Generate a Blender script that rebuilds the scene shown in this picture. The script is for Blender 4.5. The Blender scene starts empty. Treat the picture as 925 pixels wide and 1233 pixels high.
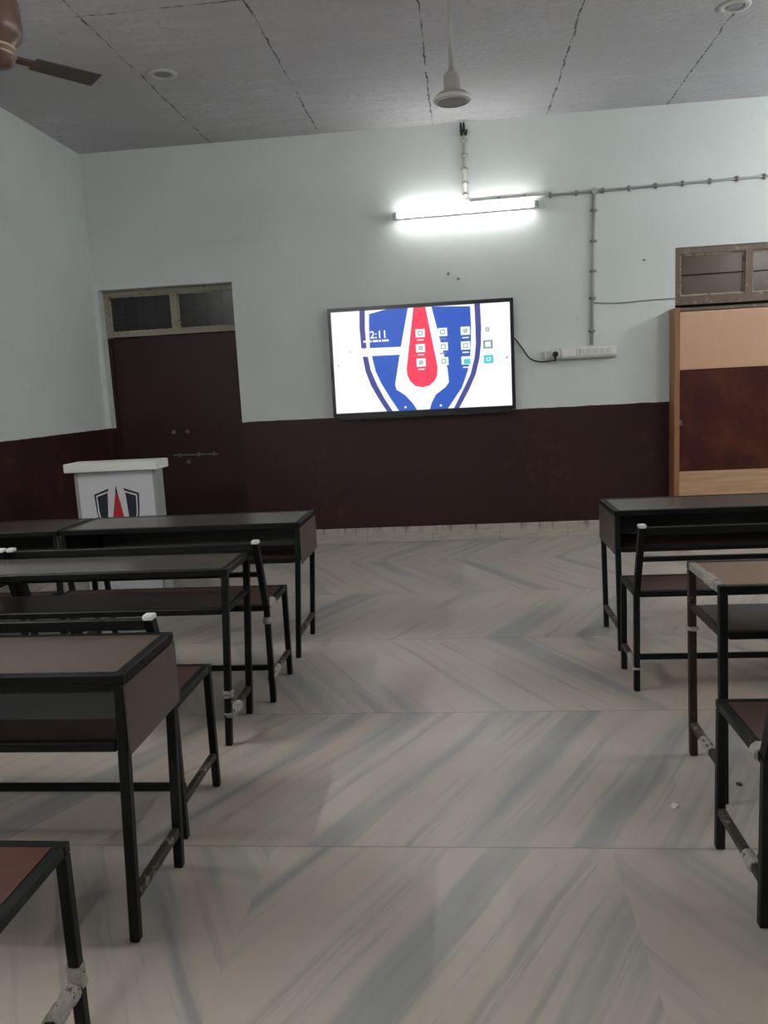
import bpy, bmesh, math, random
from mathutils import Vector, Matrix
random.seed(7)
C = bpy.context.scene.collection
scene = bpy.context.scene

# ---------------------------------------------------------------- camera
cd = bpy.data.cameras.new('camera')
cam = bpy.data.objects.new('camera', cd); C.objects.link(cam)
cd.sensor_fit = 'VERTICAL'; cd.sensor_height = 36.0; cd.sensor_width = 27.0
cd.lens = 969.7/1233*36.0
cd.clip_start = 0.02
rx = (0.99426299, 0.09415151, -0.05076015)
ux = (0.03569317, 0.15531402, 0.98722011)
bx_ = (0.10083203, -0.98336822, 0.15106241)
cam.matrix_world = Matrix(((rx[0], ux[0], bx_[0], 0), (rx[1], ux[1], bx_[1], 0),
                           (rx[2], ux[2], bx_[2], 1.4306), (0, 0, 0, 1)))
scene.camera = cam

# ---------------------------------------------------------------- world, exposure
w = bpy.data.worlds.new('world'); scene.world = w; w.use_nodes = True
w.node_tree.nodes['Background'].inputs[0].default_value = (0.6, 0.65, 0.7, 1)
w.node_tree.nodes['Background'].inputs[1].default_value = 0.0
scene.view_settings.view_transform = 'Standard'
scene.view_settings.look = 'None'
scene.view_settings.gamma = 1.0
scene.view_settings.use_curve_mapping = False
scene.view_settings.exposure = 0.0
TUBE_MAIN = 30.0      # radiance of the tube above the screen
TUBE_SIDE = 215.0      # tube on the right wall close to the cabinet
TUBE_REAR = 235.0      # tubes on the side walls beside the benches
TUBE_LEFT = 270.0
TUBE_BACK = 320.0     # tube on the wall behind the benches
SCREEN = 1.05

# ---------------------------------------------------------------- room size
D = 7.44; HC = 3.676; XL = -3.38; XR = 4.2; YB = -2.6; ZD = 1.188

# ================================================================ node helpers
class NT:
    def __init__(s, name):
        s.m = bpy.data.materials.new(name); s.m.use_nodes = True
        s.t = s.m.node_tree; s.b = s.t.nodes['Principled BSDF']
        s.out = s.t.nodes['Material Output']
    def n(s, typ, **kw):
        nd = s.t.nodes.new(typ)
        for k, v in kw.items(): setattr(nd, k, v)
        return nd
    def l(s, a, b): s.t.links.new(a, b)
    def put(s, sock, v):
        if hasattr(v, 'links'): s.l(v, sock)
        else: sock.default_value = v
    def math(s, op, a, b=None, c=None, clamp=False):
        nd = s.n('ShaderNodeMath', operation=op, use_clamp=clamp)
        for i, v in enumerate((a, b, c)):
            if v is not None: s.put(nd.inputs[i], v)
        return nd.outputs[0]
    def mix(s, f, a, b):
        nd = s.n('ShaderNodeMix', data_type='RGBA')
        s.put(nd.inputs[0], f)
        for i, v in ((6, a), (7, b)):
            s.put(nd.inputs[i], v if hasattr(v, 'links') else (*v, 1))
        return nd.outputs[2]
    def noise(s, vec, scale, detail=3, rough=0.55):
        nd = s.n('ShaderNodeTexNoise'); nd.inputs['Scale'].default_value = scale
        nd.inputs['Detail'].default_value = detail; nd.inputs['Roughness'].default_value = rough
        s.put(nd.inputs['Vector'], vec); return nd.outputs['Fac']
    def ramp(s, f, lo, hi):
        nd = s.n('ShaderNodeMapRange'); s.put(nd.inputs[0], f)
        nd.inputs[1].default_value = lo; nd.inputs[2].default_value = hi
        return nd.outputs[0]
    def pos(s): return s.n('ShaderNodeNewGeometry').outputs['Position']
    def obj(s): return s.n('ShaderNodeTexCoord').outputs['Object']
    def xyz(s, v):
        nd = s.n('ShaderNodeSeparateXYZ'); s.put(nd.inputs[0], v); return nd.outputs
    def comb(s, x, y, z):
        nd = s.n('ShaderNodeCombineXYZ')
        for i, v in enumerate((x, y, z)): s.put(nd.inputs[i], v)
        return nd.outputs[0]
    def bump(s, h, strength, dist=0.01):
        nd = s.n('ShaderNodeBump'); nd.inputs['Strength'].default_value = strength
        nd.inputs['Distance'].default_value = dist; s.put(nd.inputs['Height'], h)
        s.l(nd.outputs[0], s.b.inputs['Normal'])
    def col(s, v): s.put(s.b.inputs['Base Color'], v if hasattr(v, 'links') else (*v, 1))
    def rough(s, v): s.put(s.b.inputs['Roughness'], v)

def simple(name, col, rough=0.5, var=0.12, scale=12.0, metal=0.0, spec=0.5):
    """plain paint / plastic with a little mottling"""
    k = NT(name); f = k.noise(k.obj(), scale, 3)
    k.col(k.mix(f, tuple(c*(1-var) for c in col), tuple(min(1, c*(1+var)) for c in col)))
    k.rough(rough); k.b.inputs['Metallic'].default_value = metal
    k.b.inputs['Specular IOR Level'].default_value = spec
    return k.m

def worn(name, col, chip, amount, scale=14.0, rough=0.45):
    """paint with irregular chips showing another colour"""
    k = NT(name); p = k.obj()
    f = k.ramp(k.noise(p, scale, 5, 0.7), 1-amount, 1-amount+0.05)
    g = k.noise(p, 40, 2)
    k.b.inputs['Specular IOR Level'].default_value = .18
    k.col(k.mix(f, k.mix(g, tuple(c*0.7 for c in col), tuple(c*1.3 for c in col)), chip)); k.rough(rough)
    return k.m

def emit(name, col, strength):
    k = NT(name); k.col((.02, .02, .02))
    k.b.inputs['Emission Color'].default_value = (*col, 1)
    k.b.inputs['Emission Strength'].default_value = strength
    k.rough(0.4)
    return k.m

def wood(name, a, b, axis=0, scale=3.0, rough=0.4, stretch=12.0, spec=0.5):
    k = NT(name); x = k.xyz(k.obj())
    s = [k.math('MULTIPLY', x[i], 1.0 if i == axis else stretch) for i in range(3)]
    v = k.comb(*s)
    f = k.ramp(k.noise(v, scale, 5, 0.6), 0.3, 0.7)
    k.col(k.mix(f, a, b)); k.rough(rough)
    k.b.inputs['Specular IOR Level'].default_value = spec
    return k.m

# ================================================================ materials
M = {}
def wall_material():
    k = NT('two_tone_wall_paint'); p = k.pos(); x = k.xyz(p)
    n1 = k.noise(p, 1.3, 4); n2 = k.noise(p, 9, 4)
    white = k.mix(k.ramp(n1, .3, .7), (0.600, 0.648, 0.632), (0.665, 0.71, 0.695))
    white = k.mix(k.ramp(n2, .62, .8), white, (0.575, 0.605, 0.60))
    # white-washed joint band next to the ceiling is a shade warmer
    edge = k.math('ADD', ZD, k.math('MULTIPLY', k.math('SUBTRACT', k.noise(p, 6, 2), .5), .012))
    low = k.math('LESS_THAN', x[2], edge)
    b1 = k.ramp(k.noise(p, 2.0, 5, 0.65), .46, .66); b2 = k.ramp(k.noise(p, 9, 5, .7), .50, .66)
    blot = k.math('MULTIPLY', b1, b2)
    dado = k.mix(k.ramp(n1, .3, .7), (0.023, 0.0068, 0.0070), (0.032, 0.0098, 0.0095))
    dado = k.mix(blot, dado, (0.072, 0.023, 0.017))
    k.col(k.mix(low, white, dado))
    k.rough(k.math('SUBTRACT', 0.75, k.math('MULTIPLY', low, 0.30)))
    k.b.inputs['Specular IOR Level'].default_value = .26
    k.bump(k.math('ADD', n2, k.noise(p, 40, 3)), 0.15, 0.004)
    return k.m
M['wall'] = wall_material()

def ceiling_material():
    k = NT('whitewashed_concrete_slabs'); p = k.pos(); x = k.xyz(p)
    ss = k.comb(k.math('MULTIPLY', x[0], 1.0), k.math('MULTIPLY', x[1], 5.0), 0.0)
    n1 = k.noise(ss, 2.0, 6, .7); n2 = k.noise(p, 22, 5, .7); n3 = k.noise(p, .7, 3)
    base = k.mix(k.ramp(n1, .3, .7), (0.47, 0.465, 0.485), (0.60, 0.595, 0.62))
    base = k.mix(k.ramp(n2, .5, .75), base, (0.34, 0.335, 0.35))
    base = k.mix(k.ramp(n3, .35, .65), base, (0.44, 0.435, 0.45))
    jit = k.math('MULTIPLY', k.math('SUBTRACT', k.noise(p, 5, 4, .7), .5), .05)
    xx = k.math('ADD', x[0], jit)
    # joints run towards the far wall every 0.99 m
    t = k.math('ABSOLUTE', k.math('SUBTRACT', k.math('MODULO', k.math('ADD', xx, 10.565), 0.99), 0.495))
    wv = k.math('MULTIPLY', k.ramp(k.noise(p, 16, 4, .8), .35, .75), 0.013)
    j1 = k.math('MULTIPLY', k.math('LESS_THAN', t, wv), k.math('GREATER_THAN', x[0], -2.2))
    # one cross joint over the left half
    yy = k.math('ABSOLUTE', k.math('SUBTRACT', k.math('ADD', x[1], jit), 4.93))
    j2 = k.math('MULTIPLY', k.math('LESS_THAN', yy, wv), k.math('LESS_THAN', x[0], -0.66))
    j2 = k.math('MULTIPLY', j2, k.math('GREATER_THAN', x[0], -2.2))
    j = k.math('MULTIPLY', k.math('MAXIMUM', j1, j2), k.ramp(k.noise(p, 7, 3), .36, .55))
    k.col(k.mix(j, base, (0.085, 0.08, 0.08)))
    k.rough(0.9)
    k.bump(k.math('SUBTRACT', k.math('ADD', n1, n2), j), 0.5, 0.02)
    return k.m
M['ceiling'] = ceiling_material()

def floor_material():
    k = NT('streaked_marble_slabs'); p = k.pos(); x = k.xyz(p)
    TY, TX = 1.058, 1.06
    ry = k.math('DIVIDE', k.math('SUBTRACT', x[1], 0.225), TY)
    rx_ = k.math('DIVIDE', k.math('ADD', x[0], 0.65), TX)
    r = k.math('FLOOR', ry); c = k.math('FLOOR', rx_)
    eq = lambda a, v: k.math('COMPARE', a, v, 0.1)
    flip = k.math('ADD', eq(r, 3), eq(r, 5))
    flip = k.math('ADD', flip, k.math('MULTIPLY', eq(r, 1), k.math('SUBTRACT', 1.0, eq(c, 0))), clamp=True)
    sg = k.math('SUBTRACT', 1.0, k.math('MULTIPLY', flip, 2.0))
    wob = k.math('MULTIPLY', k.math('SUBTRACT', k.noise(p, 1.4, 2), .5), .07)
    # distance across the veins, measured from the slab's far joint
    fy = k.math('MULTIPLY', k.math('FRACT', ry), TY)
    yy = k.math('SUBTRACT', fy, k.math('MULTIPLY', flip, TY))
    s = k.math('ADD', k.math('SUBTRACT', x[0], k.math('MULTIPLY', k.math('MULTIPLY', sg, yy), .56)), wob)
    t = k.math('ADD', x[1], k.math('MULTIPLY', k.math('MULTIPLY', sg, x[0]), .56))
    wn = k.n('ShaderNodeTexWhiteNoise', noise_dimensions='2D')
    k.l(k.comb(k.math('MULTIPLY', r, 1.0), c, 0.0), wn.inputs['Vector'])
    off = k.math('ADD', k.math('MULTIPLY', k.math('FLOOR', k.math('DIVIDE', k.math('ADD', r, 1.0), 2.0)), 3.7),
                 0.0)
    v1 = k.comb(k.math('MULTIPLY', s, 6.0), k.math('MULTIPLY', t, .32), off)
    v2 = k.comb(k.math('MULTIPLY', s, 22.0), k.math('MULTIPLY', t, .8), off)
    n1 = k.noise(v1, 1.0, 3, .5); n2 = k.noise(v2, 1.0, 5, .65); n3 = k.noise(p, 3.0, 4)
    band = k.ramp(n1, .51, .62)
    fine = k.ramp(n2, .53, .66)
    base = k.mix(k.ramp(n3, .3, .7), (0.42, 0.370, 0.322), (0.465, 0.425, 0.378))
    base = k.mix(k.math('MULTIPLY', k.ramp(k.noise(v1, .7, 2), .5, .7), .5), base, (0.45, 0.350, 0.300))
    cc = k.mix(k.math('MULTIPLY', band, .82), base, (0.27, 0.28, 0.275))
    cc = k.mix(k.math('MULTIPLY', fine, .50), cc, (0.22, 0.225, 0.22))
    spot = k.ramp(k.noise(p, 13, 3, .6), .74, .80)
    cc = k.mix(k.math('MULTIPLY', spot, .35), cc, (0.16, 0.13, 0.11))
    # slab joints
    d1 = k.math('ABSOLUTE', k.math('SUBTRACT', k.math('FRACT', k.math('ADD', ry, .5)), .5))
    d2 = k.math('ABSOLUTE', k.math('SUBTRACT', k.math('FRACT', k.math('ADD', rx_, .5)), .5))
    j = k.math('MAXIMUM', k.math('LESS_THAN', d1, .0030), k.math('MULTIPLY', k.math('LESS_THAN', d2, .0015), .12))
    cc = k.mix(k.math('MULTIPLY', j, .5), cc, (0.12, 0.105, 0.09))
    k.col(cc)
    k.rough(k.math('ADD', .30, k.math('MULTIPLY', n3, .16)))
    k.b.inputs['Specular IOR Level'].default_value = 0.55
    k.bump(k.math('SUBTRACT', k.math('MULTIPLY', n3, .3), j), 0.06, 0.004)
    return k.m
M['floor'] = floor_material()

def skirting_material():
    k = NT('stained_marble_skirting'); p = k.pos(); x = k.xyz(p)
    n = k.noise(k.comb(k.math('MULTIPLY', x[0], 1.5), x[1], k.math('MULTIPLY', x[2], 9.0)), 4, 5, .7)
    c = k.mix(k.ramp(n, .35, .65), (0.36, 0.325, 0.285), (0.48, 0.44, 0.385))
    up = k.ramp(x[2], .05, .145)
    s = k.ramp(k.noise(k.comb(k.math('MULTIPLY', x[0], 14.0), 0.0, x[2]), 1.2, 4, .7), .52, .62)
    c = k.mix(k.math('MULTIPLY', k.math('MULTIPLY', up, s), .7), c, (0.07, 0.05, 0.04))
    d = k.math('LESS_THAN', k.math('ABSOLUTE', k.math('SUBTRACT', k.math('FRACT', k.math('DIVIDE', x[0], .62)), .5)), .004)
    c = k.mix(k.math('MULTIPLY', d, .6), c, (0.12, 0.10, 0.09))
    k.col(c); k.rough(.5)
    return k.m
M['skirting'] = skirting_material()

M['steel'] = worn('black_green_steel_paint', (0.007, 0.009, 0.007), (0.040, 0.032, 0.024), .34, 22, .45)
M['steel_clean'] = simple('black_steel_paint', (0.006, 0.007, 0.0065), .45, .25, 20, 0, .16)
M['steel_rust'] = worn('brown_rusted_steel', (0.030, 0.018, 0.014), (0.22, 0.19, 0.16), .36, 30, .5)
M['foot_rail'] = worn('scuffed_foot_rail', (0.045, 0.037, 0.030), (0.20, 0.17, 0.14), .44, 16, .5)
M['pale_rail'] = worn('pale_worn_rail', (0.26, 0.25, 0.225), (0.06, 0.05, 0.045), .36, 25, .55)
M['laminate'] = wood('brown_laminate', (0.090, 0.060, 0.049), (0.120, 0.082, 0.067), 0, 2.5, .28)
M['laminate_dark'] = wood('dark_laminate', (0.040, 0.026, 0.022), (0.062, 0.042, 0.035), 0, 2.5, .20)
M['laminate_sheen'] = wood('brown_laminate_grey_sheen', (0.078, 0.068, 0.064), (0.100, 0.086, 0.079), 0, 2.5, .22)  # brown top greyed and lifted: the wall's reflection is painted into its colour
M['laminate_glare'] = wood('brown_laminate_warm_glare', (0.165, 0.095, 0.065), (0.205, 0.122, 0.085), 0, 2.5, .30)  # pinkish brightness is warm lamp glare painted into the desk-top colour
M['laminate_red'] = wood('red_brown_plank', (0.060, 0.022, 0.016), (0.100, 0.036, 0.024), 0, 3.0, .38)
M['seat'] = wood('dark_brown_plank', (0.040, 0.020, 0.015), (0.070, 0.036, 0.026), 0, 3.0, .42)
M['sheet'] = simple('brown_sheet', (0.075, 0.052, 0.045), .45, .12, 6)
M['sheet_grey'] = simple('dark_grey_sheet', (0.060, 0.058, 0.060), .42, .15, 5)
M['shelf'] = wood('dark_brown_shelf', (0.035, 0.020, 0.016), (0.055, 0.032, 0.025), 0, 3.0, .45)
M['white_cap'] = simple('white_plastic', (0.78, 0.78, 0.76), .5, .05)
M['tape'] = worn('grubby_white_tape', (0.34, 0.32, 0.29), (0.10, 0.085, 0.07), .42, 40, .7)
M['door'] = simple('maroon_door_paint', (0.024, 0.0085, 0.0095), .45, .15, 3, 0, .25)
M['khaki'] = worn('old_khaki_frame_paint', (0.29, 0.265, 0.205), (0.10, 0.085, 0.065), .40, 18, .6)
M['brown_frame'] = worn('dusty_brown_frame', (0.15, 0.11, 0.085), (0.28, 0.23, 0.18), .42, 16, .6)
M['bead'] = worn('flaking_pale_bead', (0.36, 0.31, 0.24), (0.13, 0.10, 0.08), .45, 24, .6)
M['iron'] = simple('dull_iron', (0.12, 0.115, 0.105), .5, .2)
M['black'] = simple('black_plastic', (0.010, 0.010, 0.012), .35, .1)
M['bezel'] = simple('black_bezel', (0.007, 0.006, 0.011), .32, .1)
M['white_plastic'] = simple('off_white_plastic', (0.66, 0.67, 0.64), .45, .05)
M['conduit'] = simple('grey_conduit', (0.33, 0.35, 0.33), .55, .12)
M['conduit_pale'] = simple('cream_conduit', (0.50, 0.49, 0.42), .6, .12)
M['wire'] = simple('grey_wire', (0.22, 0.225, 0.22), .6, .1)
M['fan_grey'] = simple('grey_fan_enamel', (0.32, 0.31, 0.29), .45, .08)
M['fan_rim'] = simple('pale_fan_rim', (0.50, 0.49, 0.46), .4, .06)
M['fan_brown'] = simple('brown_fan_enamel', (0.17, 0.10, 0.075), .35, .12)
M['fan_gold'] = simple('gold_trim', (0.62, 0.46, 0.30), .3, .08, metal=.8)
M['fan_blade'] = simple('olive_brown_blade', (0.105, 0.10, 0.082), .45, .1)
M['ply'] = wood('pale_plywood', (0.535, 0.315, 0.205), (0.58, 0.345, 0.225), 2, 1.2, .45, 4)
M['ply_grain'] = wood('grained_plywood', (0.36, 0.20, 0.11), (0.58, 0.37, 0.23), 0, 1.6, .42, 16)
M['ply_edge'] = wood('orange_brown_edge', (0.235, 0.105, 0.048), (0.30, 0.145, 0.068), 2, 3, .45, 10)
def cab_panel():
    k = NT('dark_red_brown_panel'); p = k.obj()
    a = k.ramp(k.noise(p, 3.2, 6, .7), .45, .7)
    c = k.mix(k.ramp(k.noise(p, 1.2, 3), .3, .7), (0.040, 0.0085, 0.0075), (0.056, 0.012, 0.010))
    k.col(k.mix(a, c, (0.090, 0.026, 0.015))); k.rough(.4); k.b.inputs['Specular IOR Level'].default_value = .2
    return k.m
M['cab_panel'] = cab_panel()
def dusty_glass(name, dust, clear):
    k = NT(name)
    k.col(k.mix(k.ramp(k.noise(k.obj(), 9, 5, .7), .35, .7), dust, tuple(c*1.5 for c in dust))); k.rough(.25)
    tr = k.n('ShaderNodeBsdfTransparent'); mx = k.n('ShaderNodeMixShader'); mx.inputs[0].default_value = clear
    k.l(k.b.outputs[0], mx.inputs[1]); k.l(tr.outputs[0], mx.inputs[2]); k.l(mx.outputs[0], k.out.inputs[0])
    return k.m
M['glass_dark'] = dusty_glass('dark_dusty_glass', (0.035, 0.034, 0.036), .45)
M['glass_dust'] = dusty_glass('brown_dusty_glass', (0.105, 0.078, 0.060), .25)
M['podium'] = simple('white_laminate', (0.60, 0.61, 0.65), .4, .03)
M['podium_top'] = simple('bright_white_laminate', (0.76, 0.78, 0.74), .4, .03)
M['podium_edge'] = simple('grey_metal_edge', (0.30, 0.32, 0.31), .4, .08)
M['navy'] = simple('navy_print', (0.010, 0.012, 0.028), .5, .08)
M['red'] = simple('red_print', (0.42, 0.012, 0.016), .5, .06)
M['paper'] = simple('white_paper', (0.70, 0.70, 0.66), .7, .05)
M['tube_main'] = emit('lit_tube', (1.0, 1.0, 0.97), TUBE_MAIN)
M['tube_side'] = emit('lit_tube_right', (0.93, 0.98, 1.0), TUBE_SIDE)
M['tube_rear'] = emit('lit_tube_near', (1.0, 0.97, 0.92), TUBE_REAR)
M['tube_left'] = emit('lit_tube_left', (1.0, 0.97, 0.92), TUBE_LEFT)
M['tube_back'] = emit('lit_tube_rear', (1.0, 0.985, 0.95), TUBE_BACK)
M['downlight_glass'] = simple('frosted_lens', (0.24, 0.24, 0.23), .3, .25, 60)

# ================================================================ mesh helpers
class MB:
    """collects shapes, then links them as ONE mesh object"""
    def __init__(s): s.bm = bmesh.new(); s.mats = []
    def mi(s, m):
        if m is None: return 0
        if m not in s.mats: s.mats.append(m)
        return s.mats.index(m)
    def box(s, x0, y0, z0, x1, y1, z1, m=None, bev=0.0):
        x0, x1 = sorted((x0, x1)); y0, y1 = sorted((y0, y1)); z0, z1 = sorted((z0, z1))
        r = bmesh.ops.create_cube(s.bm, size=1.0)
        for v in r['verts']:
            v.co = Vector(((x0+x1)/2+v.co.x*(x1-x0), (y0+y1)/2+v.co.y*(y1-y0), (z0+z1)/2+v.co.z*(z1-z0)))
        fs = set(f for v in r['verts'] for f in v.link_faces)
        if bev:
            es = list(set(e for v in r['verts'] for e in v.link_edges))
            rb = bmesh.ops.bevel(s.bm, geom=es, offset=bev, segments=2, affect='EDGES', clamp_overlap=True)
            fs = set(rb['faces']) | set(f for f in fs if f.is_valid)
        i = s.mi(m)
        for f in fs: f.material_index = i
        return s
    def bar(s, a, b, wd, ht=None, m=None, up=(0, 0, 1), bev=0.003):
        """square tube from a to b"""
        ht = ht or wd; a = Vector(a); b = Vector(b); d = (b-a); L = d.length; d.normalize()
        upv = Vector(up)
        if abs(d.dot(upv)) > .95: upv = Vector((0, 1, 0))
        sx = d.cross(upv).normalized(); sz = sx.cross(d)
        r = bmesh.ops.create_cube(s.bm, size=1.0)
        for v in r['verts']:
            c = v.co.copy()
            v.co = a + d*((c.y+.5)*L) + sx*(c.x*wd) + sz*(c.z*ht)
        fs = set(f for v in r['verts'] for f in v.link_faces)
        if bev:
            es = list(set(e for v in r['verts'] for e in v.link_edges))
            rb = bmesh.ops.bevel(s.bm, geom=es, offset=bev, segments=1, affect='EDGES', clamp_overlap=True)
            fs = set(rb['faces']) | set(f for f in fs if f.is_valid)
        i = s.mi(m)
        for f in fs: f.material_index = i
        return s
    def cyl(s, a, b, r0, r1=None, seg=16, m=None):
        r1 = r0 if r1 is None else r1
        a = Vector(a); b = Vector(b); d = b-a; q = d.to_track_quat('Z', 'Y')
        rr = bmesh.ops.create_cone(s.bm, cap_ends=True, segments=seg, radius1=r0, radius2=r1, depth=d.length)
        for v in rr['verts']: v.co = q @ v.co + (a+b)/2
        i = s.mi(m)
        for f in set(f for v in rr['verts'] for f in v.link_faces):
            f.material_index = i; f.smooth = len(f.verts) == 4
        return s
    def lathe(s, prof, c=(0, 0, 0), seg=32, m=None):
        rings = []
        for r, z in prof:
            rings.append([s.bm.verts.new((c[0]+r*math.cos(2*math.pi*k/seg), c[1]+r*math.sin(2*math.pi*k/seg), c[2]+z))
                          for k in range(seg)])
        i = s.mi(m)
        for A, B in zip(rings, rings[1:]):
            for k in range(seg):
                f = s.bm.faces.new((A[k], A[(k+1) % seg], B[(k+1) % seg], B[k])); f.smooth = True; f.material_index = i
        for R in (rings[0], rings[-1]):
            f = s.bm.faces.new(R); f.material_index = i
        return s
    def poly(s, pts, m=None, y=None, thick=0.0):
        """flat outline given as xyz points; thickness goes towards +y"""
        vs = [s.bm.verts.new(p) for p in pts]
        f = s.bm.faces.new(vs); f.material_index = s.mi(m); f.normal_update()
        if f.normal.y > 0: f.normal_flip()
        if thick:
            r = bmesh.ops.extrude_face_region(s.bm, geom=[f])
            for e in r['geom']:
                if isinstance(e, bmesh.types.BMVert): e.co.y -= thick
                if isinstance(e, bmesh.types.BMFace): e.material_index = s.mi(m)
            i = s.mi(m)
            for v in vs:
                for ff in v.link_faces: ff.material_index = i
        return s
    def path(s, pts, r, seg=8, m=None):
        pts = [Vector(p) for p in pts]; rings = []
        for k, p in enumerate(pts):
            d = (pts[min(k+1, len(pts)-1)] - pts[max(k-1, 0)]).normalized()
            q = d.to_track_quat('Z', 'Y')
            rings.append([s.bm.verts.new(p + q @ Vector((r*math.cos(2*math.pi*j/seg), r*math.sin(2*math.pi*j/seg), 0)))
                          for j in range(seg)])
        i = s.mi(m)
        for A, B in zip(rings, rings[1:]):
            for j in range(seg):
                f = s.bm.faces.new((A[j], A[(j+1) % seg], B[(j+1) % seg], B[j])); f.smooth = True; f.material_index = i
        s.bm.faces.new(rings[0]); s.bm.faces.new(rings[-1])
        return s
    def build(s, name, m=None, parent=None, loc=None, label=None):
        bmesh.ops.recalc_face_normals(s.bm, faces=s.bm.faces[:])
        if loc is not None: bmesh.ops.translate(s.bm, verts=s.bm.verts[:], vec=-Vector(loc))
        me = bpy.data.meshes.new(name); s.bm.to_mesh(me); s.bm.free()
        mats = s.mats if s.mats else [m]
        if m is not None and m not in mats and not s.mats: mats = [m]
        for q in mats: me.materials.append(q)
        o = bpy.data.objects.new(name, me); C.objects.link(o)
        if parent is not None: o.parent = parent
        if loc is not None: o.location = loc
        if label: o['label'] = label
        return o

def tag(o, label, cat, group=None):
    o['label'] = label; o['category'] = cat
    if group: o['group'] = group
    return o
def empty(name, loc):
    o = bpy.data.objects.new(name, None); C.objects.link(o); o.location = loc
    o.empty_display_size = .1
    return o
def thing(name, label, cat, loc, group=None): return tag(empty(name, loc), label, cat, group)
def struct(o): o['kind'] = 'structure'; return o
def smooth(pts, n=8):
    P = [Vector(p) for p in pts]; out = []
    for i in range(len(P)-1):
        p0, p1, p2, p3 = P[max(i-1, 0)], P[i], P[i+1], P[min(i+2, len(P)-1)]
        for k in range(n):
            t = k/n
            out.append(.5*((2*p1)+(p2-p0)*t+(2*p0-5*p1+4*p2-p3)*t*t+(3*p1-p0-3*p2+p3)*t**3))
    return out+[P[-1]]

# ================================================================ the room
struct(MB().box(XL-.2, YB-.2, -.1, XR+.2, D+1.6, 0).build('floor', M['floor']))
struct(MB().box(XL-.2, YB-.2, HC, XR+.2, D+1.6, HC+.12).build('ceiling', M['ceiling']))
struct(MB().box(XL-.2, YB-.2, 0, XL, D+.35, HC).build('wall_left', M['wall']))
struct(MB().box(XR, YB-.2, 0, XR+.2, D+.35, HC).build('wall_right', M['wall']))
struct(MB().box(XL, YB-.2, 0, XR, YB, HC).build('wall_rear', M['wall']))
A0, A1, AZ = -3.335, -2.055, 2.468          # left doorway
B0, B1, BZ = 1.885, 3.10, 2.505             # right doorway
WT = .26
b = MB()
b.box(XL, D, 0, A0, D+WT, HC); b.box(A0, D, AZ, A1, D+WT, HC)
b.box(A1, D, 0, B0, D+WT, HC); b.box(B0, D, BZ, B1, D+WT, HC); b.box(B1, D, 0, XR, D+WT, HC)
struct(b.build('wall_back', M['wall']))
struct(MB().box(XL-.2, D+1.5, 0, XR+.2, D+1.6, HC).build('wall_passage', M['brown_frame']))
b = MB(); b.box(A1+.003, D-.012, 0, 1.80, D-.0005, .143, bev=.003)
struct(b.build('baseboard_back', M['skirting']))
struct(MB().box(XL+.0005, YB+.01, 0, XL+.012, D-.02, .143, bev=.003).build('baseboard_left', M['skirting']))

# left door: maroon leaf set back in the wall, two dark panes above it
d1 = struct(empty('door_1', ((A0+A1)/2, D+.12, 0)))
o0 = Vector((-(A0+A1)/2, -(D+.12), 0))
def rel(o, root):                                     # parent keeping world placement
    o.parent = root; o.matrix_parent_inverse = Matrix.Translation(root.location).inverted(); return o
yd = D+.13
rel(MB().box(A0+.035, yd, .01, A1-.002, yd+.04, 2.03, bev=.004).build('door_leaf', M['door']), d1)
b = MB(); b.box(A0, yd-.015, 0, A0+.034, yd+.06, 2.03)
rel(b.build('door_frame', M['door']), d1)
b = MB(); b.bar((-2.79, yd-.02, .90), (-2.34, yd-.02, .892), .014, bev=.002)
for q in (-2.74, -2.55, -2.40): b.box(q, yd-.022, .878, q+.02, yd, .915)
rel(b.build('latch', M['iron']), d1)
for q, z in ((-2.768, 1.122), (-2.629, 1.118), (-2.646, .83)):
    rel(MB().cyl((q, yd-.03, z), (q, yd, z), .016, .02).build('knob', M['iron']), d1)
def glazing_bead(x0, x1, z0, z1, y, root):
    b = MB(); t_ = .013
    b.box(x0, y, z0, x1, y+.010, z0+t_); b.box(x0, y, z1-t_, x1, y+.010, z1)
    b.box(x0, y, z0+t_, x0+t_, y+.010, z1-t_); b.box(x1-t_, y, z0+t_, x1, y+.010, z1-t_)
    rel(b.build('glazing_bead', M['bead'], label='pale flaking putty bead'), root)
w1 = struct(empty('window_1', ((A0+A1)/2, D+.12, 2.05)))
b = MB()
b.box(A0+.002, yd-.02, 2.04, A1-.002, yd+.05, 2.085); b.box(A0+.002, yd-.02, 2.42, A1-.002, yd+.05, AZ-.002)
b.box(A0+.002, yd-.02, 2.085, A0+.045, yd+.05, 2.42); b.box(A1-.02, yd-.02, 2.085, A1-.002, yd+.05, 2.42)
b.box(-2.685, yd-.022, 2.085, -2.625, yd+.05, 2.42)
rel(b.build('window_frame', M['khaki']), w1)
for x0, x1 in ((A0+.045, -2.685), (-2.625, A1-.02)):
    rel(MB().box(x0, yd+.012, 2.085, x1, yd+.018, 2.42).build('pane', M['glass_dark']), w1)
    glazing_bead(x0, x1, 2.085, 2.42, yd+.001, w1)
    b = MB(); b.bar((x0, yd+.04, 2.25), (x1, yd+.04, 2.25), .012)
    for k in range(1, 4): b.bar((x0+(x1-x0)*k/4, yd+.04, 2.085), (x0+(x1-x0)*k/4, yd+.04, 2.42), .010)
    rel(b.build('grille', M['steel_clean']), w1)

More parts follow.
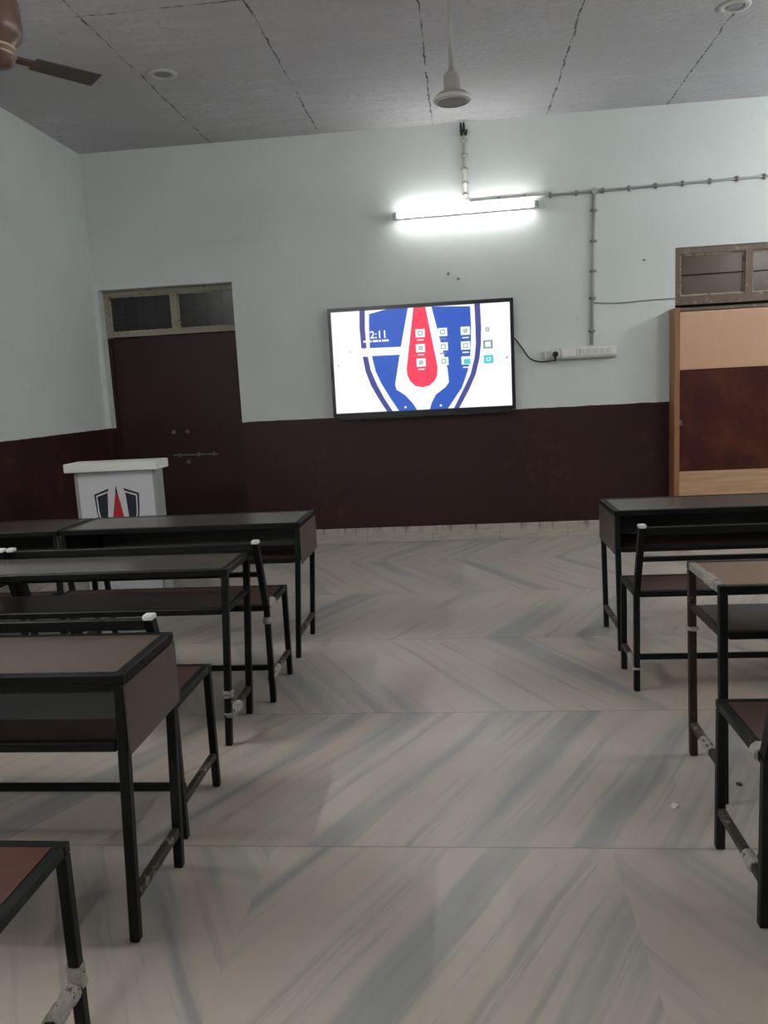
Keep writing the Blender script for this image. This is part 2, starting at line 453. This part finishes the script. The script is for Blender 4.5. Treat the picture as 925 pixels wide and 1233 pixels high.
# right doorway: brown frame with dusty panes; the cabinet stands in front of the leaf
w2 = struct(empty('window_2', ((B0+B1)/2, D+.05, 2.05)))
y2 = D+.03
b = MB()
b.box(B0+.002, y2-.02, 2.02, B1-.002, y2+.05, 2.095); b.box(B0+.002, y2-.02, 2.45, B1-.002, y2+.05, BZ-.002)
b.box(B0+.002, y2-.02, 2.095, B0+.045, y2+.05, 2.45); b.box(B1-.05, y2-.02, 2.095, B1-.002, y2+.05, 2.45)
b.box(2.475, y2-.022, 2.095, 2.535, y2+.05, 2.45)
rel(b.build('window_frame', M['brown_frame']), w2)
for x0, x1 in ((B0+.045, 2.475), (2.535, B1-.05)):
    rel(MB().box(x0, y2+.012, 2.095, x1, y2+.018, 2.45).build('pane', M['glass_dust']), w2)
    glazing_bead(x0, x1, 2.095, 2.45, y2+.001, w2)
    b = MB(); b.bar((x0, y2+.008, 2.275), (x1, y2+.008, 2.275), .016, .010)
    rel(b.build('grille', M['steel_rust']), w2)
d2 = struct(empty('door_2', ((B0+B1)/2, D+.1, 0)))
rel(MB().box(B0+.004, D+.08, .01, B1-.004, D+.12, 2.02, bev=.004).build('door_leaf', M['door']), d2)

# cabinet
CX0, CX1, CY0, CY1, CZ = 1.835, 3.02, D-.185, D-.004, 1.985
t = thing('cabinet', 'tall shallow plywood cabinet with dark red-brown middle panel under the right transom', 'cabinet',
          ((CX0+CX1)/2, (CY0+CY1)/2, 0))
b = MB(); b.box(CX0, CY0, 0, CX0+.045, CY1, CZ, bev=.003)
rel(b.build('side_panel', M['ply_edge'], label='orange-brown side panel'), t)
rel(MB().box(CX1-.045, CY0, 0, CX1, CY1, CZ, bev=.003).build('side_panel', M['ply_edge'], label='orange-brown side panel'), t)
rel(MB().box(CX0+.045, CY0+.01, CZ-.03, CX1-.045, CY1, CZ-.004, bev=.002).build('top_board', M['brown_frame']), t)
rel(MB().box(CX0+.046, CY0+.014, 1.46, CX1-.046, CY0+.03, CZ-.036, bev=.002).build('upper_panel', M['ply'], label='plain pale plywood panel'), t)
rel(MB().box(CX0+.046, CY0+.018, .58, CX1-.046, CY0+.03, 1.458, bev=.002).build('middle_panel', M['cab_panel'], label='dark red-brown panel'), t)
rel(MB().box(CX0+.046, CY0+.014, .04, CX1-.046, CY0+.03, .578, bev=.002).build('lower_panel', M['ply_grain'], label='wood-grained plywood panel'), t)
rel(MB().box(CX0+.046, CY0+.034, .0, CX1-.046, CY1, .035).build('plinth', M['ply_edge']), t)
b = MB(); b.box(CX0+.048, CY0-.004, .985, CX0+.066, CY0+.018, 1.03, bev=.003)
rel(b.build('catch', M['iron']), t)

# ================================================================ screen on the far wall
TX0, TX1, TZ0, TZ1 = -1.176, .482, 1.192, 2.166
SX0, SX1, SZ0, SZ1 = -1.145, .451, 1.226, 2.131
TY = D-.08
tv = thing('display_screen', 'large black-framed wall screen showing a blue and red shield emblem', 'screen', ((TX0+TX1)/2, D-.04, TZ0))
b = MB()
b.box(TX0, TY, TZ0, SX0, D-.004, TZ1, bev=.004); b.box(SX1, TY, TZ0, TX1, D-.004, TZ1, bev=.004)
b.box(SX0-.004, TY, SZ1, SX1+.004, D-.004, TZ1, bev=.004); b.box(SX0-.004, TY, TZ0, SX1+.004, D-.004, SZ0, bev=.004)
b.box(SX0-.004, TY+.02, SZ0-.004, SX1+.004, D-.004, SZ1+.004)
rel(b.build('bezel', M['bezel']), tv)
b = MB(); b.box(TX0+.05, TY-.012, TZ0-.028, TX1-.05, TY+.05, TZ0, bev=.006)
rel(b.build('speaker_bar', M['bezel']), tv)
E_W = emit('screen_white', (.93, .93, 1.0), SCREEN); E_B = emit('screen_blue', (.020, .095, .52), SCREEN)
E_P = emit('screen_violet_blue', (.055, .062, .29), SCREEN); E_R = emit('screen_red', (.90, .040, .10), SCREEN)
E_I = emit('screen_icon', (.86, .93, .93), SCREEN); E_T = emit('screen_teal', (.06, .62, .66), SCREEN)
E_G = emit('screen_grey', (.20, .29, .31), SCREEN)
def sc(p, dy): return (SX0+(SX1-SX0)*p[0], TY+.004-dy, SZ0+(SZ1-SZ0)*min(max(p[1], 0.0), 1.0))
s = MB()
s.box(SX0, TY+.004, SZ0, SX1, TY+.012, SZ1, E_W)
bandL1 = [(.1637, 1.0), (.1594, .8319), (.1637, .6348), (.1925, .6331), (.1894, .8274), (.1942, 1.0)]
bandL2 = [(.1688, .5536), (.1806, .4086), (.2073, .2668), (.2456, .1352), (.2913, 0), (.324, 0), (.2816, .1242), (.2435, .2619), (.21, .4171), (.1976, .5495)]
fieldL1 = [(.2174, .9627), (.3163, 1), (.4363, 1), (.3873, .6295), (.212, .634), (.2129, .8239)]
fieldL2 = [(.2209, .5549), (.3788, .5521), (.3449, .261), (.3516, .2098), (.3986, .1532), (.4391, .0722), (.4638, 0), (.3604, 0), (.3113, .1393), (.2662, .2841), (.2383, .4007)]
red = [(.4679, 1), (.4152, .4135), (.4177, .3448), (.4321, .2868), (.4592, .2394), (.498, .2217), (.5014, .2212), (.5375, .2351), (.5672, .2747), (.5845, .3282), (.5892, .414), (.5338, 1)]
fieldR = [(.5686, 1), (.782, .98), (.7845, .7976), (.7802, .6182), (.7705, .4498), (.7539, .3419), (.7208, .1982), (.639, 0), (.5357, 0), (.5502, .0705), (.5739, .1428), (.6292, .2104), (.6504, .2573), (.645, .3939)]
bandR = [(.8064, 1), (.8085, .7939), (.8078, .6142), (.7978, .4824), (.7731, .3269), (.7348, .1963), (.6733, 0), (.7029, 0), (.7625, .1802), (.801, .3231), (.8254, .4785), (.8353, .6101), (.8394, .7892), (.8371, 1)]
for pts, m in ((bandL1, E_P), (bandL2, E_P), (fieldL1, E_B), (fieldL2, E_B), (red, E_R), (fieldR, E_B), (bandR, E_P)):
    s.poly([sc(p, .0006) for p in pts], m)
def rectp(cx, cy, hw, hh, m, dy):
    s.poly([sc((cx-hw, cy-hh), dy), sc((cx+hw, cy-hh), dy), sc((cx+hw, cy+hh), dy), sc((cx-hw, cy+hh), dy)], m)
icons = [(.4995, .7505), (.4979, .606), (.4982, .4649), (.6248, .7492), (.6259, .6087), (.626, .4653),
         (.7516, .7488), (.7501, .6064), (.7499, .4618), (.8742, .75), (.8745, .6056), (.8753, .4623)]
for i, (x, y) in enumerate(icons):
    if i == 9:
        rectp(x, y, .010, .018, E_G, .0012); rectp(x, y, .005, .009, E_I, .0016); continue
    rectp(x, y, .026, .040, (E_G if i == 10 else E_T if i == 11 else E_I), .0012)
    if i == 8: rectp(x+.006, y-.01, .018, .024, E_T, .0016)
    elif i == 10: rectp(x, y, .016, .026, E_I, .0016)
    elif i == 11: rectp(x, y, .012, .018, E_W, .0016); rectp(x, y, .007, .011, E_T, .0020)
    elif i in (1, 2, 6): rectp(x, y, .010, .017, E_G, .0016); rectp(x, y, .004, .008, E_I, .0020)
    else: rectp(x, y, .013, .021, E_G, .0016); rectp(x, y, .009, .014, E_I, .0020)
    if i < 9: rectp(x, y-.066, .018, .006, (E_G if i in (3, 4) else E_I), .0012)
for x, hw in ((.187, .010), (.213, .010), (.246, .016), (.272, .006), (.302, .019)): rectp(x, .699, hw, .010, E_W if x > .195 else E_I, .0012)
for x, y in ((.398, .033), (.599, .033)): rectp(x, y, .006, .010, E_W, .0012)
for x, y in ((.0986, .607), (.0269, .48), (.9736, .469), (.981, .469)): rectp(x, y, .0025, .010, E_G, .0012)
cu = bpy.data.curves.new('clock', 'FONT'); cu.body = '12:11'; cu.size = .092; cu.offset = .0018; cu.align_x = 'LEFT'
to = bpy.data.objects.new('clock', cu); C.objects.link(to)
bpy.context.view_layer.update()
tm = bpy.data.meshes.new_from_object(to.evaluated_get(bpy.context.evaluated_depsgraph_get()))
p0 = sc((.186, .727), .0014)
tm.transform(Matrix.Translation(p0) @ Matrix.Rotation(math.pi/2, 4, 'X'))
n0 = len(s.bm.faces); s.bm.from_mesh(tm); s.bm.faces.ensure_lookup_table()
iw = s.mi(E_W)
for f in s.bm.faces[n0:]: f.material_index = iw
bpy.data.objects.remove(to); bpy.data.curves.remove(cu); bpy.data.meshes.remove(tm)
rel(s.build('screen', None), tv)

# cable from screen, switchboard, plug
tag(MB().path(smooth([(.487, D-.03, 1.815), (.508, D-.012, 1.795), (.56, D-.012, 1.72), (.62, D-.012, 1.635), (.70, D-.013, 1.600), (.79, D-.02, 1.598), (.836, D-.086, 1.60), (.8365, D-.078, 1.61)]), .006, m=M['black'])
    .build('power_cable', None), 'black power cable drooping from the wall screen to the plug', 'cable')
t = thing('switchboard', 'long off-white switchboard with sockets on the wall right of the screen', 'switchboard', (1.11, D-.03, 1.61))
rel(MB().box(.885, D-.05, 1.618, 1.375, D-.002, 1.712, bev=.006).build('base_box', M['white_plastic']), t)
rel(MB().box(1.03, D-.058, 1.634, 1.37, D-.05, 1.704, bev=.003).build('switch_plate', M['white_cap']), t)
for k in range(5):
    rel(MB().box(1.055+k*.06, D-.066, 1.65, 1.090+k*.06, D-.058, 1.69, bev=.003).build('switch', M['white_plastic']), t)
rel(MB().box(.885, D-.054, 1.606, 1.375, D-.002, 1.618, bev=.002).build('bottom_lip', M['conduit']), t)
rel(MB().box(.90, D-.056, 1.63, 1.02, D-.05, 1.70, bev=.002).build('socket_plate', M['white_cap']), t)
tag(MB().box(.745, D-.045, 1.615, .80, D-.002, 1.695, bev=.006, m=M['white_plastic']).box(.80, D-.075, 1.62, .884, D-.02, 1.69, m=M['white_plastic'], bev=.008)
    .build('adapter', None), 'small white adapter at the left end of the switchboard', 'adapter')
b = MB(); b.cyl((.84, D-.10, 1.655), (.84, D-.076, 1.655), .022, .027, 16, M['black']); b.cyl((.84, D-.085, 1.635), (.836, D-.065, 1.61), .010, .008, 10, M['black'])
tag(b.build('plug', None), 'black three-pin plug in the white adapter', 'plug')

# conduits
def conduit(name, a, bb, r, m, label, clips):
    a = Vector(a); bb = Vector(bb); t = thing(name, label, 'conduit', a)
    rel(MB().cyl(a, bb, r, r, 12).build('pipe', m), t)
    d = (bb-a).normalized()
    for f in clips:
        p = a.lerp(bb, f); b = MB(); b.cyl(p-d*.012, p+d*.012, r*1.5, r*1.5, 12)
        sd = d.cross(Vector((0, 1, 0)))
        b.bar(p-sd*r*2.3+Vector((0, .008, 0)), p+sd*r*2.3+Vector((0, .008, 0)), .02, .006, up=(0, 1, 0), bev=0)
        rel(b.build('clip', M['conduit'] if m is not M['conduit'] else M['wire']), t)
conduit('wire_conduit', (.099, D-.016, 3.56), (.099, D-.016, 3.03), .013, M['conduit_pale'], 'cream conduit dropping from the ceiling to the lit tube', (.08, .3, .52, .74, .92))
conduit('wire_conduit', (.14, D-.0135, 3.005), (4.19, D-.014, 3.060), .011, M['conduit'], 'long grey conduit running right along the wall from the lit tube', [.06+.055*k for k in range(17)])
conduit('wire_conduit', (1.20, D-.014, 2.99), (1.165, D-.014, 1.715), .013, M['conduit'], 'grey vertical conduit dropping to the switchboard', (.1, .3, .5, .68, .9))
for (x, z, r, lb) in ((.105, 3.005, .028, 'round junction box above the middle of the lit tube'), (1.203, 3.018, .03, 'round junction box where the grey conduit turns down')):
    b = MB(); b.cyl((x, D-.036, z), (x, D-.001, z), r*.9, r, 20)
    o = tag(b.build('junction_box', M['conduit']), lb, 'junction box')
b = MB()
for q in (-.014, .012):
    b.path(smooth([(.098+q, D-.012, 3.56), (.09+q, D-.04, 3.655), (.088+q, D-.05, 3.60), (.10+q*1.6, D-.045, 3.555), (.11+q*1.3, D-.03, 3.60)]), .008, 8, M['black'])
tag(b.build('wire_ends', None), 'black looped wire ends at the top of the cream conduit', 'wires')
tag(MB().path(smooth([(1.19, D-.006, 2.085), (1.40, D-.006, 2.070), (1.65, D-.006, 2.078), (1.886, D-.006, 2.080)]), .005, m=M['wire']).build('thin_wire', None),
    'thin grey wire stapled from the vertical conduit to the right doorway', 'wire')
for x, z, lb in ((-.078, 2.411, 'upper left small dark nail in the wall above the screen'), (.009, 2.362, 'lower right small dark nail in the wall above the screen')):
    b = MB(); b.cyl((x, D-.012, z), (x, D-.001, z), .012, .008, 10)
    tag(b.build('wall_nail', M['iron']), lb, 'nail')
b = MB(); b.cyl((1.62, D-.01, 2.42), (1.62, D-.001, 2.42), .010, .007, 10)
tag(b.build('wall_nail', M['iron']), 'small nail in the white wall left of the right transom', 'nail')

# ================================================================ tube lights
def tube_light(c, d, L, nrm, em, label):
    """c centre, d along, nrm away from the wall"""
    c = Vector(c); d = Vector(d).normalized(); n = Vector(nrm)
    t = thing('tube_light', label, 'tube light', c)
    upv = d.cross(n)
    rel(MB().bar(c-d*(L/2)+n*.018, c+d*(L/2)+n*.018, .034, .045, up=upv, bev=.004).build('batten', M['white_cap']), t)
    for sg in (-1, 1):
        p = c+d*sg*(L/2-.005)+n*.045
        rel(MB().bar(p-n*.04, p+n*.034, .03, .040, up=upv, bev=.003).build('lamp_holder', M['conduit']), t)
    rel(MB().cyl(c-d*(L/2-.03)+n*.066, c+d*(L/2-.03)+n*.066, .020, .019, 14).build('tube', em, label='glowing white tube'), t)
    return t
tube_light((.087, D, 2.936), (1, 0, .012), 1.24, (0, -1, 0), M['tube_main'], 'glowing tube light on the wall above the screen')
tube_light((XR, 6.25, 2.93), (0, 1, 0), 1.24, (-1, 0, 0), M['tube_side'], 'lit tube light high on the right wall near the cabinet')
tube_light((XR, 3.3, 3.0), (0, 1, 0), 1.24, (-1, 0, 0), M['tube_rear'], 'lit tube light on the right wall beside the front desks')
tube_light((-1.7, YB, 2.95), (1, 0, 0), 1.24, (0, 1, 0), M['tube_back'], 'lit tube light on the wall behind the last benches')
tube_light((XL, 2.3, 3.15), (0, 1, 0), 1.24, (1, 0, 0), M['tube_left'], 'lit tube light on the left wall beside the nearest benches')

# recessed downlights
for x, y, lb in ((-1.99, 5.85, 'round recessed downlight in the left part of the ceiling'), (1.78, 5.63, 'round recessed downlight in the right corner of the ceiling')):
    t = thing('downlight', lb, 'downlight', (x, y, HC))
    b = MB(); b.lathe([(.062, .0), (.066, -.012), (.095, -.008), (.098, -.001)], (x, y, HC), 32)
    rel(b.build('trim_ring', M['fan_rim']), t)
    b = MB(); b.lathe([(.061, -.002), (.045, -.006), (.02, -.004)], (x, y, HC), 24)
    rel(b.build('lens', M['downlight_glass']), t)

# ================================================================ ceiling fans
fx, fy = .008, 4.6
t = thing('ceiling_fan', 'small grey ceiling fan motor without blades on a long rod', 'fan', (fx, fy, 2.9))
rel(MB().cyl((fx, fy, 3.06), (fx, fy, HC-.08), .013, .013, 14).build('down_rod', M['fan_grey']), t)
rel(MB().lathe([(.02, -.10), (.055, -.07), (.07, -.01), (.07, 0)], (fx, fy, HC-.0005), 24).build('canopy', M['fan_grey']), t)
rel(MB().lathe([(.016, .165), (.022, .15), (.040, .135), (.045, .12), (.045, .055), (.050, .045), (.075, .040), (.094, .022), (.098, .010), (.092, .0), (.060, -.004), (.02, -.004)], (fx, fy, 2.925), 36)
    .build('motor', M['fan_grey']), t)
rel(MB().lathe([(.080, -.002), (.080, -.005), (.094, -.004), (.1015, .006), (.1005, .016), (.097, .018), (.095, .010)], (fx, fy, 2.925), 36).build('rim', M['fan_rim']), t)

gx, gy, gz = -1.875, 3.42, 2.86
t = thing('ceiling_fan', 'brown ceiling fan with gold rings and olive blade at upper left', 'fan', (gx, gy, gz))
rel(MB().cyl((gx, gy, gz+.24), (gx, gy, HC-.08), .016, .016, 14).build('down_rod', M['fan_brown']), t)
rel(MB().lathe([(.02, -.10), (.055, -.07), (.07, -.01), (.07, 0)], (gx, gy, HC-.0005), 24).build('canopy', M['fan_brown']), t)
rel(MB().lathe([(.03, .27), (.09, .26), (.118, .22), (.122, .12), (.115, .08), (.085, .055), (.085, .012), (.07, -.02), (.04, -.032), (.012, -.034)], (gx, gy, gz), 40)
    .build('motor', M['fan_brown']), t)
for z in (.015, .042):
    b = MB(); b.lathe([(.0845, z-.006), (.0895, z), (.0845, z+.006)], (gx, gy, gz), 40)
    rel(b.build('gold_ring', M['fan_gold']), t)
for k in range(3):
    a = math.atan2(3.774-gy, -1.602-gx) + k*2*math.pi/3
    ca, sa = math.cos(a), math.sin(a)
    R_ = Matrix.Translation((gx, gy, gz+.02)) @ Matrix.Rotation(a, 4, 'Z') @ Matrix.Rotation(math.radians(-9), 4, 'X')
    b = MB(); b.box(.16, -.055, -.003, .455, .055, .003, bev=.0025)
    for v in b.bm.verts:
        if v.co.x < .2: v.co.y *= .85
    for v in b.bm.verts: v.co = R_ @ v.co
    rel(b.build('blade', M['fan_blade']), t)
    b = MB(); b.box(.08, -.02, -.006, .19, .02, .006, bev=.002)
    for v in b.bm.verts: v.co = R_ @ v.co
    rel(b.build('blade_bracket', M['fan_brown']), t)

# ================================================================ podium
px0, px1, py, pz = -2.74, -2.147, 5.42, .955
t = thing('podium', 'white podium with a shield emblem standing before the maroon left door', 'podium', ((px0+px1)/2, py+.08, 0))
b = MB(); b.box(px0+.02, py+.006, .06, px1-.02, py+.14, pz, bev=.003)
rel(b.build('body', M['podium']), t)
for x0, x1 in ((px0, px0+.022), (px1-.022, px1)):
    rel(MB().box(x0, py, .0, x1, py+.145, pz, bev=.003).build('corner_trim', M['podium_edge']), t)
rel(MB().box(px0+.022, py+.012, 0, px1-.022, py+.13, .058).build('plinth', M['podium_edge']), t)
b = MB()
b.box(px0-.05, py-.045, pz+.004, px1+.03, py+.19, pz+.066, bev=.004)
rel(b.build('top', M['podium_top']), t)
e = MB(); ex = (px0+px1)/2; ez = .80
def ep(x, z): return (ex+x, py+.0055, ez+z)
e.poly([ep(*q) for q in ((-.165, -.005), (-.055, .035), (-.065, 0), (-.085, -.27), (-.035, -.36), (0, -.39), (-.075, -.33), (-.13, -.24), (-.155, -.14))], M['navy'], thick=.0015)
e.poly([ep(*q) for q in ((.165, -.005), (.055, .035), (.065, 0), (.085, -.27), (.035, -.36), (0, -.39), (.075, -.33), (.13, -.24), (.155, -.14))], M['navy'], thick=.0015)
for sg in (-1, 1):
    e.poly([(ex+sg*x, py+.0035, ez+z) for x, z in ((.150, -.014), (.143, -.012), (.137, -.14), (.112, -.235), (.120, -.235), (.145, -.14))], M['podium_top'], thick=.001)
    e.poly([(ex+sg*x, py+.0035, ez+z) for x, z in ((.150, -.014), (.143, -.022), (.062, .006), (.060, .015))], M['podium_top'], thick=.001)
e.poly([ep(*q) for q in ((0, .045), (-.05, -.22), (-.045, -.26), (0, -.285), (.045, -.26), (.05, -.22))], M['red'], thick=.0015)
e.poly([ep(*q) for q in ((0, .052), (-.008, .012), (0, .0), (.008, .012))], M['navy'], thick=.0025)
rel(e.build('emblem', None, label='navy shield emblem with a red spearhead'), t)

# ================================================================ desks
T = .028
def desk(label, xe, sgn, y0, y1, foot, L=1.34, panels=True, top='laminate', shelf_z=.545, group='steel framed classroom desks',
         leg_mats=None, rim_mats=None, back=None):
    """xe aisle end, sgn -1 runs to the left; y0 side of the seated pupil; foot = x of the aisle feet"""
    xf = xe+sgn*L; H = .75
    t = thing('school_desk', label, 'desk', ((xe+xf)/2, (y0+y1)/2, 0), group)
    leg_mats = leg_mats or {}; rim_mats = rim_mats or {}
    add = lambda mb, n, m, lb=None: rel(mb.build(n, m, label=lb), t)
    h = T/2
    xa, xb = xe+sgn*h, xf-sgn*h; ya, yb = y0+h, y1-h
    fa = foot+sgn*0.0; fb = xf-sgn*(abs(foot-xe))
    # top
    add(MB().box(xe+sgn*T, y0+T, H-.016, xf-sgn*T, y1-T, H-.001, bev=.001), 'desk_top', M[top])
    for nm, a, bb in (('near', (xe, ya), (xf, ya)), ('far', (xe, yb), (xf, yb)), ('end', (xa, y0+T), (xa, y1-T)), ('back', (xb, y0+T), (xb, y1-T))):
        zc = H-T/2+.0005
        o = add(MB().bar((*a, zc), (*bb, zc), T, T), 'top_rail', rim_mats.get(nm, M['steel_clean']), 'pale worn rail' if nm in rim_mats else None)
    # legs (slightly splayed)
    for nm, xt, xq, yy in (('near', xa, fa, ya), ('far', xa, fa, yb), ('n2', xb, fb, ya), ('f2', xb, fb, yb)):
        mm = leg_mats.get(nm, M['steel'])
        add(MB().bar((xt, yy, H-T), (xq, yy, .001), T*.98, T*.98), 'leg', mm, 'rusted and chipped leg' if nm in leg_mats else None)
    def lx(xt, xq, z): return xt+(xq-xt)*(1-z/H)
    # foot rails
    for xt, xq in ((xa, fa), (xb, fb)):
        z = .125; add(MB().bar((lx(xt, xq, z), y0+T+.001, z), (lx(xt, xq, z), y1-T-.001, z), .026, .026), 'foot_rail', M['foot_rail'])
    # shelf
    zs = shelf_z
    xs0, xs1 = lx(xa, fa, zs)+sgn*(h+.002), lx(xb, fb, zs)-sgn*(h+.002)
    add(MB().bar((xs0, ya, zs), (xs1, ya, zs), .026, .026), 'shelf_rail', M['steel_clean'])
    add(MB().box(xs0, ya+.014, zs-.004, xs1, y1-T-.002, zs+.006), 'shelf', M['shelf'])
    for xt, xq in ((xa, fa), (xb, fb)):
        xx = lx(xt, xq, zs)
        add(MB().bar((xx, y0+T+.001, zs), (xx, y1-T-.001, zs), .022, .022), 'shelf_rail', M['steel_rust'] if leg_mats else M['steel_clean'])
    if panels:
        for xt, xq, sg in ((xe-sgn*.0015, foot-sgn*.0015, 1), (xf+sgn*.0015, fb, -1)):
            x1 = xt; b = MB()
            b.box(min(x1, x1+sgn*sg*.003)-.001, y0+.002, zs-.02, max(x1, x1+sgn*sg*.003)+.001, y1-.002, H-T-.001)
            add(b, 'side_panel', M['sheet'])
        yb_ = y1-.006 if back is None else y0+back
        add(MB().box(xe+sgn*(.02 if back is None else T*1.6), yb_, zs+(-.02 if back is None else .007), xf-sgn*(.02 if back is None else T*1.6), yb_+.005, H-T-.001), 'back_panel', M['sheet_grey'])
    return t

dk_L1 = desk('end desk of the left front row, beside the aisle, before the white podium', -.882, -1, 4.158, 4.611, -.938, top='laminate_sheen')
desk('desk at the left edge, butted against the desk before the podium', -2.232, -1, 4.150, 4.600, -2.27, top='laminate_dark')
dk_L2 = desk('open-framed desk of the second left row with taped lower leg', -.958, -1, 3.070, 3.425, -1.012, panels=False, top='laminate_sheen', shelf_z=.575)
dk_L3 = desk('nearest left desk with brown top and boxed shelf', -.878, -1, 1.875, 2.240, -.922, shelf_z=.555, back=.17)
dk_R1 = desk('boxed desk of the right front row before the plywood cabinet', .760, 1, 4.175, 4.635, .790, top='laminate_sheen')
dk_R2 = desk('nearest right desk with chipped pale end rail and rusted leg', .800, 1, 2.600, 2.985, .826, panels=False, top='laminate_glare', shelf_z=.585,
             leg_mats={'far': M['steel_rust']}, rim_mats={'end': M['pale_rail']})

# tape and string bindings on the frames
def wrap(parent, p, ax, L, r, name='tape_wrap', m='tape'):
    p = Vector(p); a = Vector(ax).normalized(); b = MB(); n = max(3, int(L/.012))
    q = a.to_track_quat('Z', 'Y'); prof = []
    seg = 10; rings = []
    for k in range(n+1):
        rr = r*(1+random.uniform(-.08, .16)); c = p+a*(L*(k/n-.5))
        rings.append([b.bm.verts.new(c+q @ Vector((rr*math.cos(2*math.pi*j/seg), rr*math.sin(2*math.pi*j/seg), random.uniform(-.002, .002)))) for j in range(seg)])
    for A, B in zip(rings, rings[1:]):
        for j in range(seg): b.bm.faces.new((A[j], A[(j+1) % seg], B[(j+1) % seg], B[j]))
    b.bm.faces.new(rings[0]); b.bm.faces.new(rings[-1])
    rel(b.build(name, M[m], label='grubby white tape wrap'), parent)
wrap(dk_L2, (-1.0, 3.089, .225), (0, 0, 1), .03, .023)
wrap(dk_L2, (-1.0, 3.089, .135), (0, 0, 1), .02, .023)
wrap(dk_L2, (-1.0, 3.17, .125), (0, 1, 0), .09, .020)
wrap(dk_R2, (.818, 2.970, .50), (0, 0, 1), .012, .022)
wrap(dk_R2, (.814, 2.72, .737), (0, 1, 0), .08, .0195)
wrap(dk_R2, (.824, 2.78, .125), (0, 1, 0), .10, .017)

# ================================================================ benches
def bench(label, xe, sgn, yr, yf, yc, L=1.17, seat='seat', group='steel framed benches with backrests', hs=.472, hb=.785, stretch=.14):
    """yr rear legs (towards the camera), yf front legs, yc top of the backrest"""
    xf = xe+sgn*L
    t = thing('school_bench', label, 'bench', ((xe+xf)/2, (yr+yf)/2, 0), group)
    add = lambda mb, n, m, lb=None: rel(mb.build(n, m, label=lb), t)
    h = T/2; xa, xb = xe+sgn*h, xf-sgn*h; s = T*.95
    add(MB().box(xe+sgn*T, yr+h, hs-.016, xf-sgn*T, yf-h, hs-.001, bev=.001), 'seat', M[seat])
    for a, bb in (((xe, yf), (xf, yf)), ((xa+sgn*h, yr), (xb-sgn*h, yr)), ((xa, yr+h), (xa, yf-h)), ((xb, yr+h), (xb, yf-h))):
        add(MB().bar((*a, hs-h), (*bb, hs-h), s, s), 'seat_rail', M['steel'])
    for x in (xa, xb):
        add(MB().bar((x, yf, hs-T), (x, yf, .001), s, s), 'leg', M['steel'])
        add(MB().bar((x, yr, hs), (x, yr, .001), s, s), 'leg', M['steel'])
        p = add(MB().bar((x, yr, hs-.005), (x, yc, hb-.002), s, s), 'backrest_post', M['steel_clean'])
        c = MB().box(x-.0165, yc-.018, hb-.004, x+.0165, yc+.018, hb+.012, bev=.003).build('end_cap', M['white_cap'], label='white plastic cap')
        c.parent = p
    k = (hb-.02-hs)/(hb-hs); y_ = yr+(yc-yr)*k
    add(MB().bar((xa+sgn*h, y_, hb-.02), (xb-sgn*h, y_, hb-.02), .026, .034), 'backrest_rail', M['steel_clean'])
    k = (.63-hs)/(hb-hs); y_ = yr+(yc-yr)*k
    add(MB().bar((xa+sgn*h, y_, .63), (xb-sgn*h, y_, .63), .022, .022), 'backrest_rail', M['steel_clean'])
    for x in (xa, xb):
        add(MB().bar((x, yr+h, .125), (x, yf-h, .125), .024, .024), 'foot_rail', M['foot_rail'])
    ys = yr+(yf-yr)*.22
    add(MB().bar((xa+sgn*.013, ys, stretch), (xb-sgn*.013, ys, stretch), .024, .024), 'stretcher', M['steel_clean'])
    return t
bn_L1 = bench('left bench with white end caps between the front desk and the open-framed desk', -.918, -1, 3.546, 3.919, 3.435)
bench('bench at the left edge, mostly hidden, its white cap beside the next bench', -2.105, -1, 3.54, 3.91, 3.43)
bn_L2 = bench('left bench just behind the nearest brown-topped desk, one white cap showing', -.945, -1, 2.385, 2.737, 2.27)
bn_L3 = bench('nearest left bench at the bottom corner with red-brown seat', -.905, -1, 1.205, 1.575, 1.10, seat='laminate_red')
bn_R1 = bench('right bench with white end cap standing behind the front desk', .740, 1, 3.625, 3.920, 3.513)
bn_R2 = bench('nearest right bench at the frame edge, white taped seat corner', .718, 1, 1.986, 2.347, 1.88)
wrap(bn_L1, (-.932, 3.60, .462), (0, 1, 0), .11, .021)
wrap(bn_L1, (-.932, 3.546, .40), (0, 0, 1), .03, .021)
wrap(bn_L1, (-.932, 3.60, .125), (0, 1, .1), .13, .0185)
wrap(bn_L3, (-.919, 1.50, .125), (0, 1, 0), .10, .019)
wrap(bn_L3, (-.919, 1.574, .15), (0, 0, 1), .05, .021)
wrap(bn_R1, (.754, 3.70, .125), (0, 1, 0), .12, .018)
wrap(bn_R1, (.754, 3.627, .11), (0, 0, 1), .010, .021)
wrap(bn_R2, (.732, 2.03, .458), (0, 1, 0), .035, .022)
wrap(bn_R2, (.732, 2.08, .125), (0, 1, 0), .06, .019)

# ================================================================ bits on the floor
def scrap(x, y, r, m, label):
    b = MB(); n = 7
    top = [b.bm.verts.new((x+r*random.uniform(.7, 1.1)*math.cos(2*math.pi*k/n), y+r*random.uniform(.7, 1.1)*math.sin(2*math.pi*k/n), .006)) for k in range(n)]
    bot = [b.bm.verts.new((x+(v.co.x-x)*1.1, y+(v.co.y-y)*1.1, .0005)) for v in top]
    b.bm.faces.new(top); b.bm.faces.new(bot)
    for k in range(n): b.bm.faces.new((top[k], top[(k+1) % n], bot[(k+1) % n], bot[k]))
    return tag(b.build('paper_scrap', m), label, 'scrap')
scrap(.66, 2.591, .014, M['paper'], 'tiny white paper scrap on the floor beside the nearest right desk')
scrap(.917, 2.739, .010, M['black'], 'tiny dark crumb on the floor under the nearest right desk')
